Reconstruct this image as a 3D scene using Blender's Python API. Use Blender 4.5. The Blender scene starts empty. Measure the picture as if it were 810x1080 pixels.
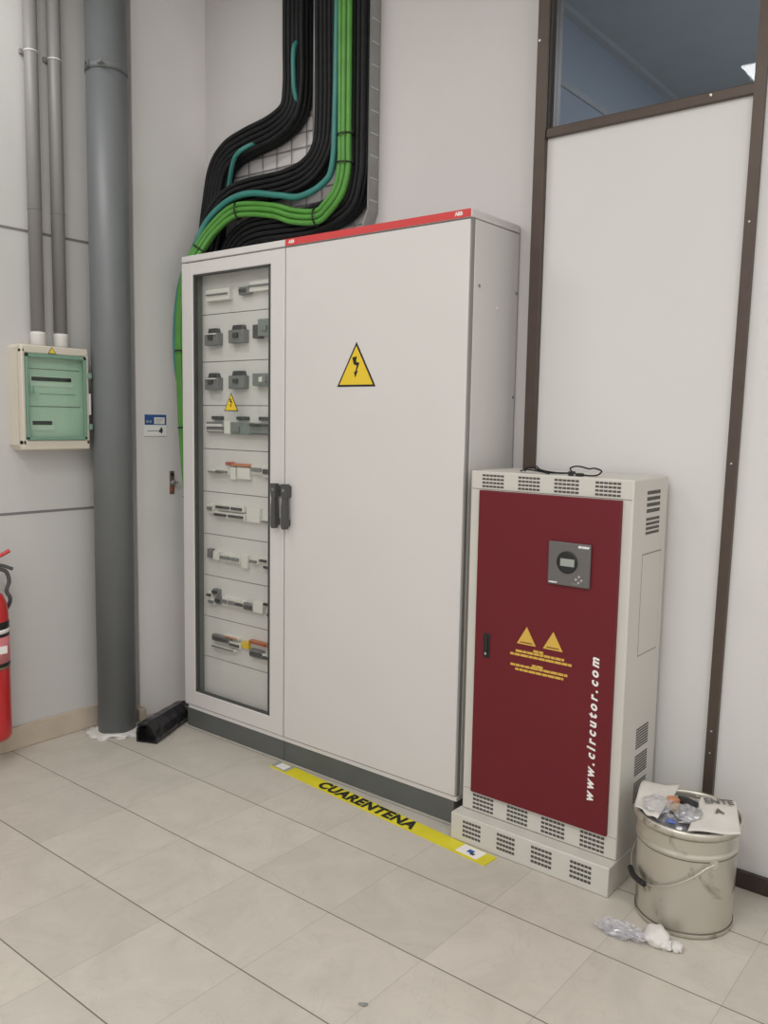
import bpy, bmesh, math, random
from mathutils import Vector, Matrix, noise
random.seed(7)
S = bpy.context.scene
C = S.collection
PI = math.pi

# ------------------------------------------------------------------ materials
def mat(name, col, rough=0.5, metal=0.0, var=0.0, vscale=6.0, bump=0.0, bscale=200.0, spec=None, coat=0.0):
    m = bpy.data.materials.new(name); m.use_nodes = True
    nt = m.node_tree; b = nt.nodes['Principled BSDF']
    b.inputs['Base Color'].default_value = (*col, 1)
    b.inputs['Roughness'].default_value = rough
    b.inputs['Metallic'].default_value = metal
    if spec is not None: b.inputs['Specular IOR Level'].default_value = spec
    if coat: b.inputs['Coat Weight'].default_value = coat
    tc = nt.nodes.new('ShaderNodeTexCoord')
    if var:
        n = nt.nodes.new('ShaderNodeTexNoise'); n.inputs['Scale'].default_value = vscale; n.inputs['Detail'].default_value = 4
        nt.links.new(tc.outputs['Object'], n.inputs['Vector'])
        r = nt.nodes.new('ShaderNodeValToRGB')
        r.color_ramp.elements[0].position = 0.3; r.color_ramp.elements[1].position = 0.7
        r.color_ramp.elements[0].color = (*[c*(1-var) for c in col], 1)
        r.color_ramp.elements[1].color = (*[min(1, c*(1+var)) for c in col], 1)
        nt.links.new(n.outputs['Fac'], r.inputs['Fac']); nt.links.new(r.outputs['Color'], b.inputs['Base Color'])
    if bump:
        n2 = nt.nodes.new('ShaderNodeTexNoise'); n2.inputs['Scale'].default_value = bscale
        nt.links.new(tc.outputs['Object'], n2.inputs['Vector'])
        bp = nt.nodes.new('ShaderNodeBump'); bp.inputs['Strength'].default_value = bump; bp.inputs['Distance'].default_value = 0.002
        nt.links.new(n2.outputs['Fac'], bp.inputs['Height']); nt.links.new(bp.outputs['Normal'], b.inputs['Normal'])
    return m

def glass(name, tint, refl=1.0, rough=0.02, milk=0.0):
    m = bpy.data.materials.new(name); m.use_nodes = True
    nt = m.node_tree; nt.nodes.clear()
    o = nt.nodes.new('ShaderNodeOutputMaterial'); mx = nt.nodes.new('ShaderNodeMixShader')
    t = nt.nodes.new('ShaderNodeBsdfTransparent'); t.inputs['Color'].default_value = (*tint, 1)
    g = nt.nodes.new('ShaderNodeBsdfGlossy'); g.inputs['Roughness'].default_value = rough
    lw = nt.nodes.new('ShaderNodeLayerWeight'); lw.inputs['Blend'].default_value = .5
    pw = nt.nodes.new('ShaderNodeMath'); pw.operation = 'POWER'; pw.inputs[1].default_value = 5
    f = nt.nodes.new('ShaderNodeMath'); f.operation = 'MULTIPLY_ADD'; f.inputs[1].default_value = .96; f.inputs[2].default_value = .04
    nt.links.new(lw.outputs['Facing'], pw.inputs[0]); nt.links.new(pw.outputs[0], f.inputs[0])
    mu = nt.nodes.new('ShaderNodeMath'); mu.operation = 'MULTIPLY'; mu.inputs[1].default_value = refl
    L = nt.links.new
    base = t
    if milk:
        base = nt.nodes.new('ShaderNodeMixShader'); df = nt.nodes.new('ShaderNodeBsdfDiffuse'); df.inputs['Color'].default_value = (.85, .84, .88, 1)
        base.inputs['Fac'].default_value = milk; L(t.outputs[0], base.inputs[1]); L(df.outputs[0], base.inputs[2])
    L(f.outputs[0], mu.inputs[0]); L(mu.outputs[0], mx.inputs['Fac']); L(base.outputs[0], mx.inputs[1]); L(g.outputs[0], mx.inputs[2]); L(mx.outputs[0], o.inputs['Surface'])
    return m

def floor_mat():
    m = bpy.data.materials.new('marble_floor_tiles'); m.use_nodes = True
    nt = m.node_tree; L = nt.links.new; N = nt.nodes.new; b = nt.nodes['Principled BSDF']
    tc = N('ShaderNodeTexCoord'); sp = N('ShaderNodeSeparateXYZ'); L(tc.outputs['Object'], sp.inputs[0])
    def line(out, off, p, w):
        a = N('ShaderNodeMath'); a.operation = 'SUBTRACT'; a.inputs[1].default_value = off; L(out, a.inputs[0])
        q = N('ShaderNodeMath'); q.operation = 'PINGPONG'; q.inputs[1].default_value = p/2; L(a.outputs[0], q.inputs[0])
        r = N('ShaderNodeMapRange'); r.interpolation_type = 'SMOOTHSTEP'
        r.inputs['From Min'].default_value = w*0.4; r.inputs['From Max'].default_value = w; r.inputs['To Min'].default_value = 1; r.inputs['To Max'].default_value = 0
        L(q.outputs[0], r.inputs['Value']); return r.outputs[0], a
    ly, ay = line(sp.outputs['Y'], -0.0098, 0.3334, 0.0025)
    lx, ax = line(sp.outputs['X'], 0.19, 0.3325, 0.0016)
    # a number per tile
    def cell(a, p):
        d = N('ShaderNodeMath'); d.operation = 'DIVIDE'; d.inputs[1].default_value = p; L(a.outputs[0], d.inputs[0])
        f = N('ShaderNodeMath'); f.operation = 'FLOOR'; L(d.outputs[0], f.inputs[0]); return f
    cx, cy = cell(ax, .3325), cell(ay, .3334)
    cb = N('ShaderNodeCombineXYZ'); L(cx.outputs[0], cb.inputs[0]); L(cy.outputs[0], cb.inputs[1])
    wn = N('ShaderNodeTexWhiteNoise'); L(cb.outputs[0], wn.inputs['Vector'])
    # veins, shifted per tile
    sc = N('ShaderNodeVectorMath'); sc.operation = 'SCALE'; sc.inputs['Scale'].default_value = 7.3; L(wn.outputs['Color'], sc.inputs[0])
    ad = N('ShaderNodeVectorMath'); ad.operation = 'ADD'; L(tc.outputs['Object'], ad.inputs[0]); L(sc.outputs[0], ad.inputs[1])
    n1 = N('ShaderNodeTexNoise'); n1.inputs['Scale'].default_value = 4.5; n1.inputs['Detail'].default_value = 8; n1.inputs['Roughness'].default_value = .62; n1.inputs['Distortion'].default_value = 1.2
    L(ad.outputs[0], n1.inputs['Vector'])
    r1 = N('ShaderNodeValToRGB'); e = r1.color_ramp.elements
    e[0].position = .3; e[0].color = (.505, .47, .41, 1); e[1].position = .62; e[1].color = (.575, .535, .47, 1)
    L(n1.outputs['Fac'], r1.inputs['Fac'])
    # thin darker veins
    n2 = N('ShaderNodeTexNoise'); n2.inputs['Scale'].default_value = 5; n2.inputs['Detail'].default_value = 6; n2.inputs['Distortion'].default_value = 2
    L(ad.outputs[0], n2.inputs['Vector'])
    s2 = N('ShaderNodeMath'); s2.operation = 'SUBTRACT'; s2.inputs[1].default_value = .5; L(n2.outputs['Fac'], s2.inputs[0])
    a2 = N('ShaderNodeMath'); a2.operation = 'ABSOLUTE'; L(s2.outputs[0], a2.inputs[0])
    m2 = N('ShaderNodeMapRange'); m2.inputs['From Min'].default_value = 0; m2.inputs['From Max'].default_value = .012; m2.inputs['To Min'].default_value = .16; m2.inputs['To Max'].default_value = 0
    L(a2.outputs[0], m2.inputs['Value'])
    mv = N('ShaderNodeMix'); mv.data_type = 'RGBA'; mv.inputs['B'].default_value = (.33, .28, .22, 1)
    L(m2.outputs[0], mv.inputs['Factor']); L(r1.outputs['Color'], mv.inputs['A'])
    hv = N('ShaderNodeHueSaturation'); tv = N('ShaderNodeMapRange'); tv.inputs['To Min'].default_value = .95; tv.inputs['To Max'].default_value = 1.04
    L(wn.outputs['Value'], tv.inputs['Value']); L(tv.outputs[0], hv.inputs['Value']); L(mv.outputs['Result'], hv.inputs['Color'])
    # joints
    j1 = N('ShaderNodeMath'); j1.operation = 'MULTIPLY'; j1.inputs[1].default_value = .95; L(ly, j1.inputs[0])
    j2 = N('ShaderNodeMath'); j2.operation = 'MULTIPLY'; j2.inputs[1].default_value = .30; L(lx, j2.inputs[0])
    jm = N('ShaderNodeMath'); jm.operation = 'MAXIMUM'; L(j1.outputs[0], jm.inputs[0]); L(j2.outputs[0], jm.inputs[1])
    mj = N('ShaderNodeMix'); mj.data_type = 'RGBA'; mj.inputs['B'].default_value = (.12, .10, .08, 1)
    L(jm.outputs[0], mj.inputs['Factor']); L(hv.outputs['Color'], mj.inputs['A'])
    L(mj.outputs['Result'], b.inputs['Base Color'])
    b.inputs['Roughness'].default_value = .36; b.inputs['Specular IOR Level'].default_value = .35
    return m

def tin_mat():
    m = bpy.data.materials.new('stained_tinplate'); m.use_nodes = True
    nt = m.node_tree; L = nt.links.new; N = nt.nodes.new; b = nt.nodes['Principled BSDF']
    tc = N('ShaderNodeTexCoord'); n = N('ShaderNodeTexNoise'); n.inputs['Scale'].default_value = 9; n.inputs['Detail'].default_value = 5; n.inputs['Distortion'].default_value = .8
    L(tc.outputs['Object'], n.inputs['Vector'])
    r = N('ShaderNodeValToRGB'); e = r.color_ramp.elements
    e[0].position = .33; e[0].color = (.27, .24, .19, 1); e[1].position = .43; e[1].color = (.60, .57, .50, 1)
    L(n.outputs['Fac'], r.inputs['Fac']); L(r.outputs['Color'], b.inputs['Base Color'])
    b.inputs['Metallic'].default_value = .75
    rr = N('ShaderNodeMapRange'); rr.inputs['To Min'].default_value = .5; rr.inputs['To Max'].default_value = .26
    L(n.outputs['Fac'], rr.inputs['Value']); L(rr.outputs[0], b.inputs['Roughness'])
    return m

M = dict(
    floor=floor_mat(),
    wall_left=mat('grey_painted_panel', (.58, .57, .555), .55, var=.03, vscale=2),
    column=mat('grey_white_column_paint', (.82, .795, .78), .5, var=.03, vscale=3),
    wall_back=mat('off_white_wall_paint', (.62, .59, .58), .7, var=.02, vscale=2.5),
    partition=mat('white_laminate_panel', (.67, .655, .635), .45, var=.015, vscale=2),
    ceiling=mat('ceiling_paint', (.7, .7, .69), .8),
    seam=mat('dark_panel_seam', (.2, .19, .19), .8),
    brown=mat('brown_anodised_aluminium', (.085, .063, .05), .42, metal=.35, var=.06, vscale=20),
    brown_dark=mat('dark_brown_skirting', (.045, .03, .024), .45, var=.1, vscale=20),
    beige=mat('beige_stone_skirting', (.52, .44, .35), .6, var=.1, vscale=8),
    winglass=glass('tinted_window_glass', (.78, .82, .86), 1.0),
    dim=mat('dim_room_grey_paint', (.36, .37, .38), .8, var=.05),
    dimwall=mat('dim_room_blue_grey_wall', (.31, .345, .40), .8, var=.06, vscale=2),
    cab=mat('light_grey_powder_coat', (.67, .64, .622), .42, var=.012, vscale=3, bump=.05, bscale=500),
    cab_in=mat('cabinet_inner_shade_grey', (.20, .20, .19), .6),  # shade painted in: dark grey for the unlit cabinet inner sides
    plate=mat('grey_cover_plate', (.74, .715, .685), .5, var=.02),
    plinth=mat('dark_grey_plinth', (.105, .11, .105), .55, var=.08),
    gasket=mat('black_gasket', (.06, .065, .06), .6),
    seal=mat('grey_edge_shadow_gap', (.26, .25, .24), .7),
    red=mat('red_trim_strip', (.62, .055, .055), .4),
    sticker=mat('sticker_white', (.93, .93, .92), .4),
    white=mat('white_print', (.85, .83, .80), .5),
    ivory=mat('ivory_module_plastic', (.78, .76, .70), .4),
    dark=mat('dark_grey_plastic', (.075, .075, .075), .42),
    mid=mat('mid_grey_plastic', (.22, .22, .215), .45),
    greygreen=mat('grey_green_module', (.22, .25, .235), .45),
    black=mat('black_plastic', (.012, .012, .012), .4),
    orange=mat('orange_plastic', (.52, .22, .10), .5),
    redlabel=mat('red_label', (.45, .10, .07), .5),
    yellow=mat('sign_yellow', (.80, .56, .03), .45),
    tape=mat('yellow_floor_strip', (.70, .62, .02), .5, var=.06, vscale=9),
    doorglass=glass('door_glass', (.965, .97, .965), .8),
    maroon=mat('maroon_powder_coat', (.140, .0095, .016), .45, spec=.35, var=.03, bump=.06, bscale=600),
    ups=mat('warm_grey_powder_coat', (.60, .575, .525), .45, var=.015, bump=.05, bscale=500),
    gold=mat('gold_print', (.66, .42, .07), .5),
    hole=mat('vent_opening', (.085, .08, .072), .9),
    line=mat('panel_joint', (.27, .25, .22), .8),
    pipe=mat('grey_pipe_paint', (.155, .165, .168), .45, var=.05, vscale=4),
    zinc=mat('zinc_clamp', (.55, .55, .54), .35, metal=.8),
    conduit=mat('grey_pvc_conduit', (.235, .225, .22), .45, var=.03),
    gland=mat('pale_gland', (.62, .60, .57), .5),
    cream=mat('cream_enclosure_plastic', (.62, .57, .48), .4, var=.02),
    greenglass=glass('green_tinted_cover', (.87, .955, .90), .9, .05),
    greenrim=mat('green_cover_rim', (.17, .31, .23), .35),
    inner=mat('enclosure_inner_front', (.62, .64, .60), .5),
    cable=mat('black_cable_sheath', (.011, .011, .012), .55, spec=.25, var=.3, vscale=30),
    green=mat('green_cable_sheath', (.09, .29, .045), .4, var=.1, vscale=15),
    teal=mat('teal_cable_sheath', (.04, .22, .19), .4, var=.1, vscale=15),
    tray=mat('galvanised_tray', (.30, .295, .29), .45, metal=.35, var=.1, vscale=12),
    exred=mat('extinguisher_red', (.52, .018, .022), .3, coat=.3),
    pink=mat('pink_label', (.62, .2, .22), .5),
    tin=tin_mat(),
    tindark=mat('dark_tin_seam', (.17, .15, .12), .6, metal=.4, var=.2, vscale=20),  # darker tone for the rings along the bucket grooves
    steel=mat('bright_steel_wire', (.6, .58, .54), .3, metal=.9),
    paper=mat('white_paper', (.66, .63, .58), .7, var=.05, vscale=14),
    ink=mat('dark_grey_ink', (.14, .135, .125), .7),
    film=glass('clear_crumpled_film', (.95, .95, .96), 1.6, .15, .22),
    tissue=mat('white_tissue', (.70, .675, .64), .85, var=.04, vscale=30),
    blue=mat('blue_print', (.03, .10, .32), .5),
    bluebit=mat('blue_scrap', (.10, .15, .45), .5),
    tan=mat('tan_card', (.40, .32, .25), .7),
    greyfoil=mat('grey_foil', (.5, .5, .52), .3, metal=.6, var=.25, vscale=30),
    bag=mat('black_glossy_polythene', (.012, .012, .014), .28),
    brass=mat('lock_brass', (.30, .24, .17), .35, metal=.7),
    lcd=mat('grey_display', (.33, .35, .33), .3),
    panel=mat('grey_controller_face', (.13, .122, .118), .4),
)

# ------------------------------------------------------------------ mesh builder
class MB:
    def __init__(s): s.bm = bmesh.new(); s.m = []
    def _mi(s, m):
        if m not in s.m: s.m.append(m)
        return s.m.index(m)
    def _face(s, vs, mi, smooth=False):
        try: f = s.bm.faces.new(vs)
        except ValueError: return None
        f.material_index = mi; f.smooth = smooth; return f
    def box(s, x0, x1, y0, y1, z0, z1, m, bev=0.0, seg=2):
        mi = s._mi(m)
        v = [s.bm.verts.new((x, y, z)) for x in (x0, x1) for y in (y0, y1) for z in (z0, z1)]
        q = [(0,1,3,2),(4,6,7,5),(0,4,5,1),(2,3,7,6),(0,2,6,4),(1,5,7,3)]
        fs = [s._face([v[i] for i in a], mi) for a in q]
        if bev:
            es = list({e for f in fs for e in f.edges})
            r = bmesh.ops.bevel(s.bm, geom=es, offset=bev, segments=seg, affect='EDGES', profile=.5)
            for f in r['faces']: f.material_index = mi; f.smooth = True
        return s
    def prism(s, pts, axis, a0, a1, m, smooth=False):
        """polygon in the plane normal to axis ('y': (x,z) points, 'x': (y,z), 'z': (x,y)), extruded a0..a1"""
        mi = s._mi(m)
        def P(p, a): return {'y': (p[0], a, p[1]), 'x': (a, p[0], p[1]), 'z': (p[0], p[1], a)}[axis]
        A = [s.bm.verts.new(P(p, a0)) for p in pts]; B = [s.bm.verts.new(P(p, a1)) for p in pts]
        s._face(A, mi); s._face(B[::-1], mi); n = len(pts)
        for i in range(n): s._face([A[i], B[i], B[(i+1) % n], A[(i+1) % n]], mi, smooth)
        return s
    def tube(s, pts, r, m, n=8, caps=True):
        mi = s._mi(m); pts = [Vector(p) for p in pts]; k = len(pts)
        rr = r if isinstance(r, (list, tuple)) else [r]*k
        T = []
        for i in range(k):
            a = pts[max(i-1, 0)]; b = pts[min(i+1, k-1)]; T.append((b-a).normalized())
        up = Vector((0, 0, 1)) if abs(T[0].z) < .9 else Vector((0, 1, 0))
        nrm = (up - T[0]*up.dot(T[0])).normalized(); rings = []
        for i in range(k):
            nrm = (nrm - T[i]*nrm.dot(T[i])).normalized(); bi = T[i].cross(nrm)
            rings.append([s.bm.verts.new(pts[i] + (nrm*math.cos(2*PI*j/n) + bi*math.sin(2*PI*j/n))*rr[i]) for j in range(n)])
        for i in range(k-1):
            for j in range(n):
                s._face([rings[i][j], rings[i][(j+1) % n], rings[i+1][(j+1) % n], rings[i+1][j]], mi, True)
        if caps: s._face(rings[0][::-1], mi); s._face(rings[-1], mi)
        return s
    def lathe(s, c, prof, m, n=40, axis='z', closed=False):
        mi = s._mi(m); c = Vector(c); rings = []
        for r, h in prof:
            ring = []
            for j in range(n):
                a = 2*PI*j/n; u, v = r*math.cos(a), r*math.sin(a)
                ring.append(s.bm.verts.new(c + Vector({'z': (u, v, h), 'y': (u, h, v), 'x': (h, u, v)}[axis])))
            rings.append(ring)
        for i in range(len(rings)-1):
            for j in range(n): s._face([rings[i][j], rings[i][(j+1) % n], rings[i+1][(j+1) % n], rings[i+1][j]], mi, True)
        if closed:
            for j in range(n): s._face([rings[-1][j], rings[-1][(j+1) % n], rings[0][(j+1) % n], rings[0][j]], mi, True)
        else: s._face(rings[0][::-1], mi); s._face(rings[-1], mi)
        return s
    def text(s, body, size, mtx, m, extrude=.0005, shear=0, spacing=1.0, offset=0.0, align='CENTER'):
        cu = bpy.data.curves.new('tmp', 'FONT'); cu.body = body; cu.size = size; cu.extrude = extrude; cu.shear = shear
        cu.space_character = spacing; cu.offset = offset; cu.align_x = align; cu.align_y = 'CENTER'; cu.resolution_u = 3
        o = bpy.data.objects.new('tmp', cu); C.objects.link(o)
        dg = bpy.context.evaluated_depsgraph_get(); me = bpy.data.meshes.new_from_object(o.evaluated_get(dg))
        me.transform(mtx); mi = s._mi(m); n0 = len(s.bm.faces)
        s.bm.from_mesh(me); s.bm.faces.ensure_lookup_table()
        for f in s.bm.faces[n0:]: f.material_index = mi
        bpy.data.objects.remove(o); bpy.data.meshes.remove(me); bpy.data.curves.remove(cu)
        return s
    def sheet(s, P, fn, m, nu=16, nv=12, t=.0012):
        """bilinear patch P00,P10,P11,P01 with displacement fn(u,v) -> Vector, given thickness t"""
        mi = s._mi(m); P = [Vector(p) for p in P]; top = []; bot = []
        for i in range(nu+1):
            a = []; b = []
            for j in range(nv+1):
                u, v = i/nu, j/nv
                p = P[0]*(1-u)*(1-v) + P[1]*u*(1-v) + P[2]*u*v + P[3]*(1-u)*v + fn(u, v)
                a.append(s.bm.verts.new(p)); b.append(s.bm.verts.new(p - Vector((0, 0, t))))
            top.append(a); bot.append(b)
        for i in range(nu):
            for j in range(nv):
                s._face([top[i][j], top[i+1][j], top[i+1][j+1], top[i][j+1]], mi, True)
                s._face([bot[i][j], bot[i][j+1], bot[i+1][j+1], bot[i+1][j]], mi, True)
        for i in range(nu):
            s._face([top[i][0], bot[i][0], bot[i+1][0], top[i+1][0]], mi); s._face([top[i][nv], top[i+1][nv], bot[i+1][nv], bot[i][nv]], mi)
        for j in range(nv):
            s._face([top[0][j], top[0][j+1], bot[0][j+1], bot[0][j]], mi); s._face([top[nu][j], bot[nu][j], bot[nu][j+1], top[nu][j+1]], mi)
        return s
    def lump(s, c, r, m, amp=.25, freq=2.2, seed=0, sub=3, rotz=0, smooth=False):
        mi = s._mi(m); g = bmesh.ops.create_icosphere(s.bm, subdivisions=sub, radius=1.0)
        R = Matrix.Rotation(rotz, 3, 'Z'); c = Vector(c)
        for v in g['verts']:
            d = v.co.normalized(); k = 1 + amp*noise.noise(d*freq + Vector((seed*3.1, seed*1.7, 0))) + amp*.5*noise.noise(d*freq*2.7 + Vector((seed, 9, seed)))
            v.co = c + R @ Vector((d.x*r[0]*k, d.y*r[1]*k, d.z*r[2]*k))
        for f in {f for v in g['verts'] for f in v.link_faces}: f.material_index = mi; f.smooth = smooth
        return s

ORG = {}
def obj(name, mb, parent=None, **props):
    """link the builder's mesh (in world coordinates) as one object, kept relative to its thing's origin"""
    bmesh.ops.recalc_face_normals(mb.bm, faces=mb.bm.faces[:])
    me = bpy.data.meshes.new(name); org = ORG.get(parent.name, Vector()) if parent else Vector()
    if parent is None and props.get('at') is not None: org = Vector(props['at'])
    mb.bm.transform(Matrix.Translation(-org)); mb.bm.to_mesh(me); mb.bm.free()
    for m in mb.m: me.materials.append(m)
    o = bpy.data.objects.new(name, me); C.objects.link(o)
    if parent: o.parent = parent
    else: o.location = org
    ORG[o.name] = org
    if props.get('label'): o['label'] = props['label']
    return o
def thing(name, label, cat, loc, group=None):
    o = bpy.data.objects.new(name, None); C.objects.link(o); o.location = loc; o.empty_display_size = .05
    o['label'] = label; o['category'] = cat
    if group: o['group'] = group
    ORG[o.name] = Vector(loc); return o
def tag(o, label, cat, group=None):
    o['label'] = label; o['category'] = cat
    if group: o['group'] = group
    return o
def struct(name, mb, parent=None):
    o = obj(name, mb, parent)
    if parent is None: o['kind'] = 'structure'
    return o

def smooth_path(P, per=8):
    P = [Vector(p) for p in P]; out = []
    for i in range(len(P)-1):
        p0 = P[max(i-1, 0)]; p1 = P[i]; p2 = P[i+1]; p3 = P[min(i+2, len(P)-1)]
        for k in range(per):
            t = k/per
            out.append(.5*((2*p1) + (p2-p0)*t + (2*p0-5*p1+4*p2-p3)*t*t + (3*p1-p0-3*p2+p3)*t**3))
    out.append(P[-1]); return out

# ------------------------------------------------------------------ the room
YB, YP, XL, XC = .318, .2555, -.30, -.22      # back wall, partition face, left wall, column face
CEIL = 3.42
b = MB().box(-.6, 5.2, -5.2, .6, -.08, 0, M['floor']); struct('floor', b)
b = MB().box(-.6, 5.2, -5.2, .6, CEIL, CEIL+.1, M['ceiling']); struct('ceiling', b)
b = MB().box(-.45, XL, -5.2, -.07, 0, CEIL, M['wall_left']); 
for z in (2.149, 1.0): b.box(XL-.002, XL+.0012, -5.2, -.085, z-.0055, z+.0055, M['seam'])
struct('wall_left', b)
b = MB().box(-.45, XC, -.088, YB+.12, 0, CEIL, M['column'], .004); struct('wall_column', b)
b = MB().box(XC, 1.60, YB, YB+.02, 0, CEIL, M['wall_back']); struct('wall_back', b)
b = MB().box(1.60, 5.2, YP+.004, YP+.05, 0, 2.37, M['partition'])
b.box(2.30, 5.2, YP+.004, YP+.05, 2.37, CEIL, M['partition'])
struct('wall_partition', b)
# brown aluminium posts and rails
b = MB().box(1.583, 1.624, YP-.018, YP+.06, 0, CEIL, M['brown'], .002)
for z in (2.672, 1.20): b.lathe((1.592, YP-.018, z), [(.004, 0), (.004, -.002)], M['steel'], 8, 'y')
b.box(1.624, 1.640, YP+.006, YP+.05, 2.385, CEIL, M['brown_dark'])
struct('trim_1', b)
b = MB().prism([(2.257, 0), (2.288, 0), (2.330, CEIL), (2.299, CEIL)], 'y', YP-.014, YP+.06, M['brown'])
for z in (.40, .47, 1.3, 2.0): b.lathe((2.272+.0123*z, YP-.014, z), [(.003, 0), (.003, -.002)], M['steel'], 8, 'y')
struct('trim_2', b)
b = MB().box(1.624, 2.288, YP-.012, YP+.055, 2.357, 2.386, M['brown'], .002); b.lathe((2.165, YP-.012, 2.378), [(.004, 0), (.004, -.002)], M['steel'], 8, 'y'); struct('trim_3', b)
b = MB().box(2.288, 5.2, YP-.016, YP+.004, 0, .052, M['brown_dark'], .002); struct('baseboard_right', b)
b = MB().box(1.624, 2.257, YP-.016, YP+.004, 0, .052, M['brown_dark'], .002); struct('baseboard_partition', b)
b = MB().box(XL, XL+.016, -5.2, -.16, 0, .098, M['beige'], .003); struct('baseboard_left', b)
b = MB().box(XC-.07, XC+.05, -.125, -.085, 0, .062, M['beige'], .008); struct('baseboard_column', b)
# window above the partition, and the dim room behind it
w = MB().box(1.640, 2.296, YP+.018, YP+.024, 2.386, CEIL, M['winglass']); w = struct('window_1', w)
b = MB().box(1.624, 1.630, YP-.002, YP+.022, 2.386, CEIL, M['gasket']); b.box(1.630, 2.288, YP-.002, YP+.018, 2.386, 2.391, M['brown_dark'])
obj('window_bead', b, w)
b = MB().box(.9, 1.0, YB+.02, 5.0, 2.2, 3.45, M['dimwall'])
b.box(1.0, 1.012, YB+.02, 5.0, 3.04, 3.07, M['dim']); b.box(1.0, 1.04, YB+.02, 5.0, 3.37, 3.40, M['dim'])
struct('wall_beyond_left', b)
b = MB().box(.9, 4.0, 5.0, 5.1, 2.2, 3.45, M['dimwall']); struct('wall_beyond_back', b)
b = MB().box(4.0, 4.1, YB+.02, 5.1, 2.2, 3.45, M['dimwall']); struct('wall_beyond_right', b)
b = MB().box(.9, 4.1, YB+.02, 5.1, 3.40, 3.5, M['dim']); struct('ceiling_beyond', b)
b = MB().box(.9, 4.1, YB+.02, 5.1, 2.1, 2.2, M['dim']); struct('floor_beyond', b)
# ------------------------------------------------------------------ cabinets
DOORZ0, DOORZ1 = .104, 2.068
def triangle(mb, cx, z0, w, y, tt, bolt=True):
    h = w*.868
    def tri(k, dz0): return [(cx-w/2*k, z0+dz0), (cx+w/2*k, z0+dz0), (cx, z0+dz0+h*k)]
    mb.prism(tri(1, 0), 'y', y-tt, y, M['black'])
    mb.prism(tri(.87, h*.045), 'y', y-tt-.0006, y-tt, M['yellow'])
    if bolt:
        y2 = y-tt-.0012
        mb.prism([(cx-.10*w, z0+.66*h), (cx+.02*w, z0+.68*h), (cx+.0*w, z0+.56*h), (cx+.09*w, z0+.53*h), (cx+.02*w, z0+.36*h), (cx+.05*w, z0+.35*h), (cx-.02*w, z0+.20*h), (cx-.05*w, z0+.33*h), (cx-.015*w, z0+.34*h), (cx+.02*w, z0+.47*h), (cx-.06*w, z0+.50*h)], 'y', y2, y2+.0008, M['black'])

def handle(x, parent):
    b = MB()
    pts = [(x-.014, 1.152), (x+.014, 1.152), (x+.015, 1.115), (x+.010, 1.09), (x+.012, 1.06), (x+.012, .985), (x+.006, .972), (x-.008, .972), (x-.013, .985), (x-.012, 1.06), (x-.008, 1.09), (x-.013, 1.115)]
    b.prism(pts, 'y', -.036, -.014, M['dark']); b.box(x-.012, x+.012, -.018, 0, 1.10, 1.145, M['dark'], .002); b.box(x-.008, x+.008, -.018, 0, .985, 1.01, M['dark'], .002)
    b.lathe((x, -.036, 1.128), [(.006, 0), (.006, -.001)], M['mid'], 14, 'y')
    return obj('handle', b, parent)

# --- glass-door distribution cabinet
cabL = thing('electrical_cabinet', 'tall light grey cabinet with a narrow glass door showing rows of breakers', 'electrical cabinet', (.32, .15, 0))
X0, X1 = 0.0, .640
b = MB()
b.box(X0, X0+.02, .004, .308, .085, 2.07, M['cab']); b.box(X1-.02, X1, .024, .308, .085, 2.07, M['cab'])
b.box(X0+.02, X1-.02, .29, .308, .085, 2.07, M['cab']); b.box(X0+.02, X1-.02, .03, .29, .085, .105, M['cab'])
b.box(X0, X1, .004, .03, .085, .1015, M['cab'], .001); b.box(X0+.02, X1-.02, .03, .29, 2.05, 2.07, M['cab'])
b.box(X0+.02, X0+.064, .026, .285, .11, 2.045, M['cab_in']); b.box(X1-.05, X1-.02, .026, .285, .11, 2.045, M['cab_in'])
obj('body', b, cabL)
b = MB().box(X0, X1, .0, .31, 2.0735, 2.10, M['cab'], .003); b.box(X0+.005, X1-.001, .006, .30, 2.068, 2.0735, M['seal'])
obj('top_cover', b, cabL)
obj('plinth', MB().box(X0+.012, X1, .006, .30, 0, .085, M['plinth'], .001), cabL)
GX0, GX1, GZ0, GZ1 = .074, .558, .172, 2.016
d = MB()
d.box(X0, GX0, 0, .024, DOORZ0, DOORZ1, M['cab'], .003); d.box(GX1, X1-.002, 0, .024, DOORZ0, DOORZ1, M['cab'], .003)
d.box(GX0-.004, GX1+.004, .0004, .024, DOORZ0, GZ0, M['cab'], .003); d.box(GX0-.004, GX1+.004, .0004, .024, GZ1, DOORZ1, M['cab'], .003)
door = obj('door', d, cabL)
g = MB()
for a in ((GX0, GX0+.007, GZ0, GZ1), (GX1-.015, GX1, GZ0, GZ1), (GX0, GX1, GZ0, GZ0+.006), (GX0, GX1, GZ1-.006, GZ1)):
    g.box(a[0], a[1], .004, .022, a[2], a[3], M['gasket'])
obj('gasket', g, door)
obj('glass_pane', MB().box(GX0, GX1, .010, .014, GZ0, GZ1, M['doorglass']), door)
w = MB(); triangle(w, .312, 1.437, .088, .010, .001); obj('warning_sign', w, door)
handle(.612, door)
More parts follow.
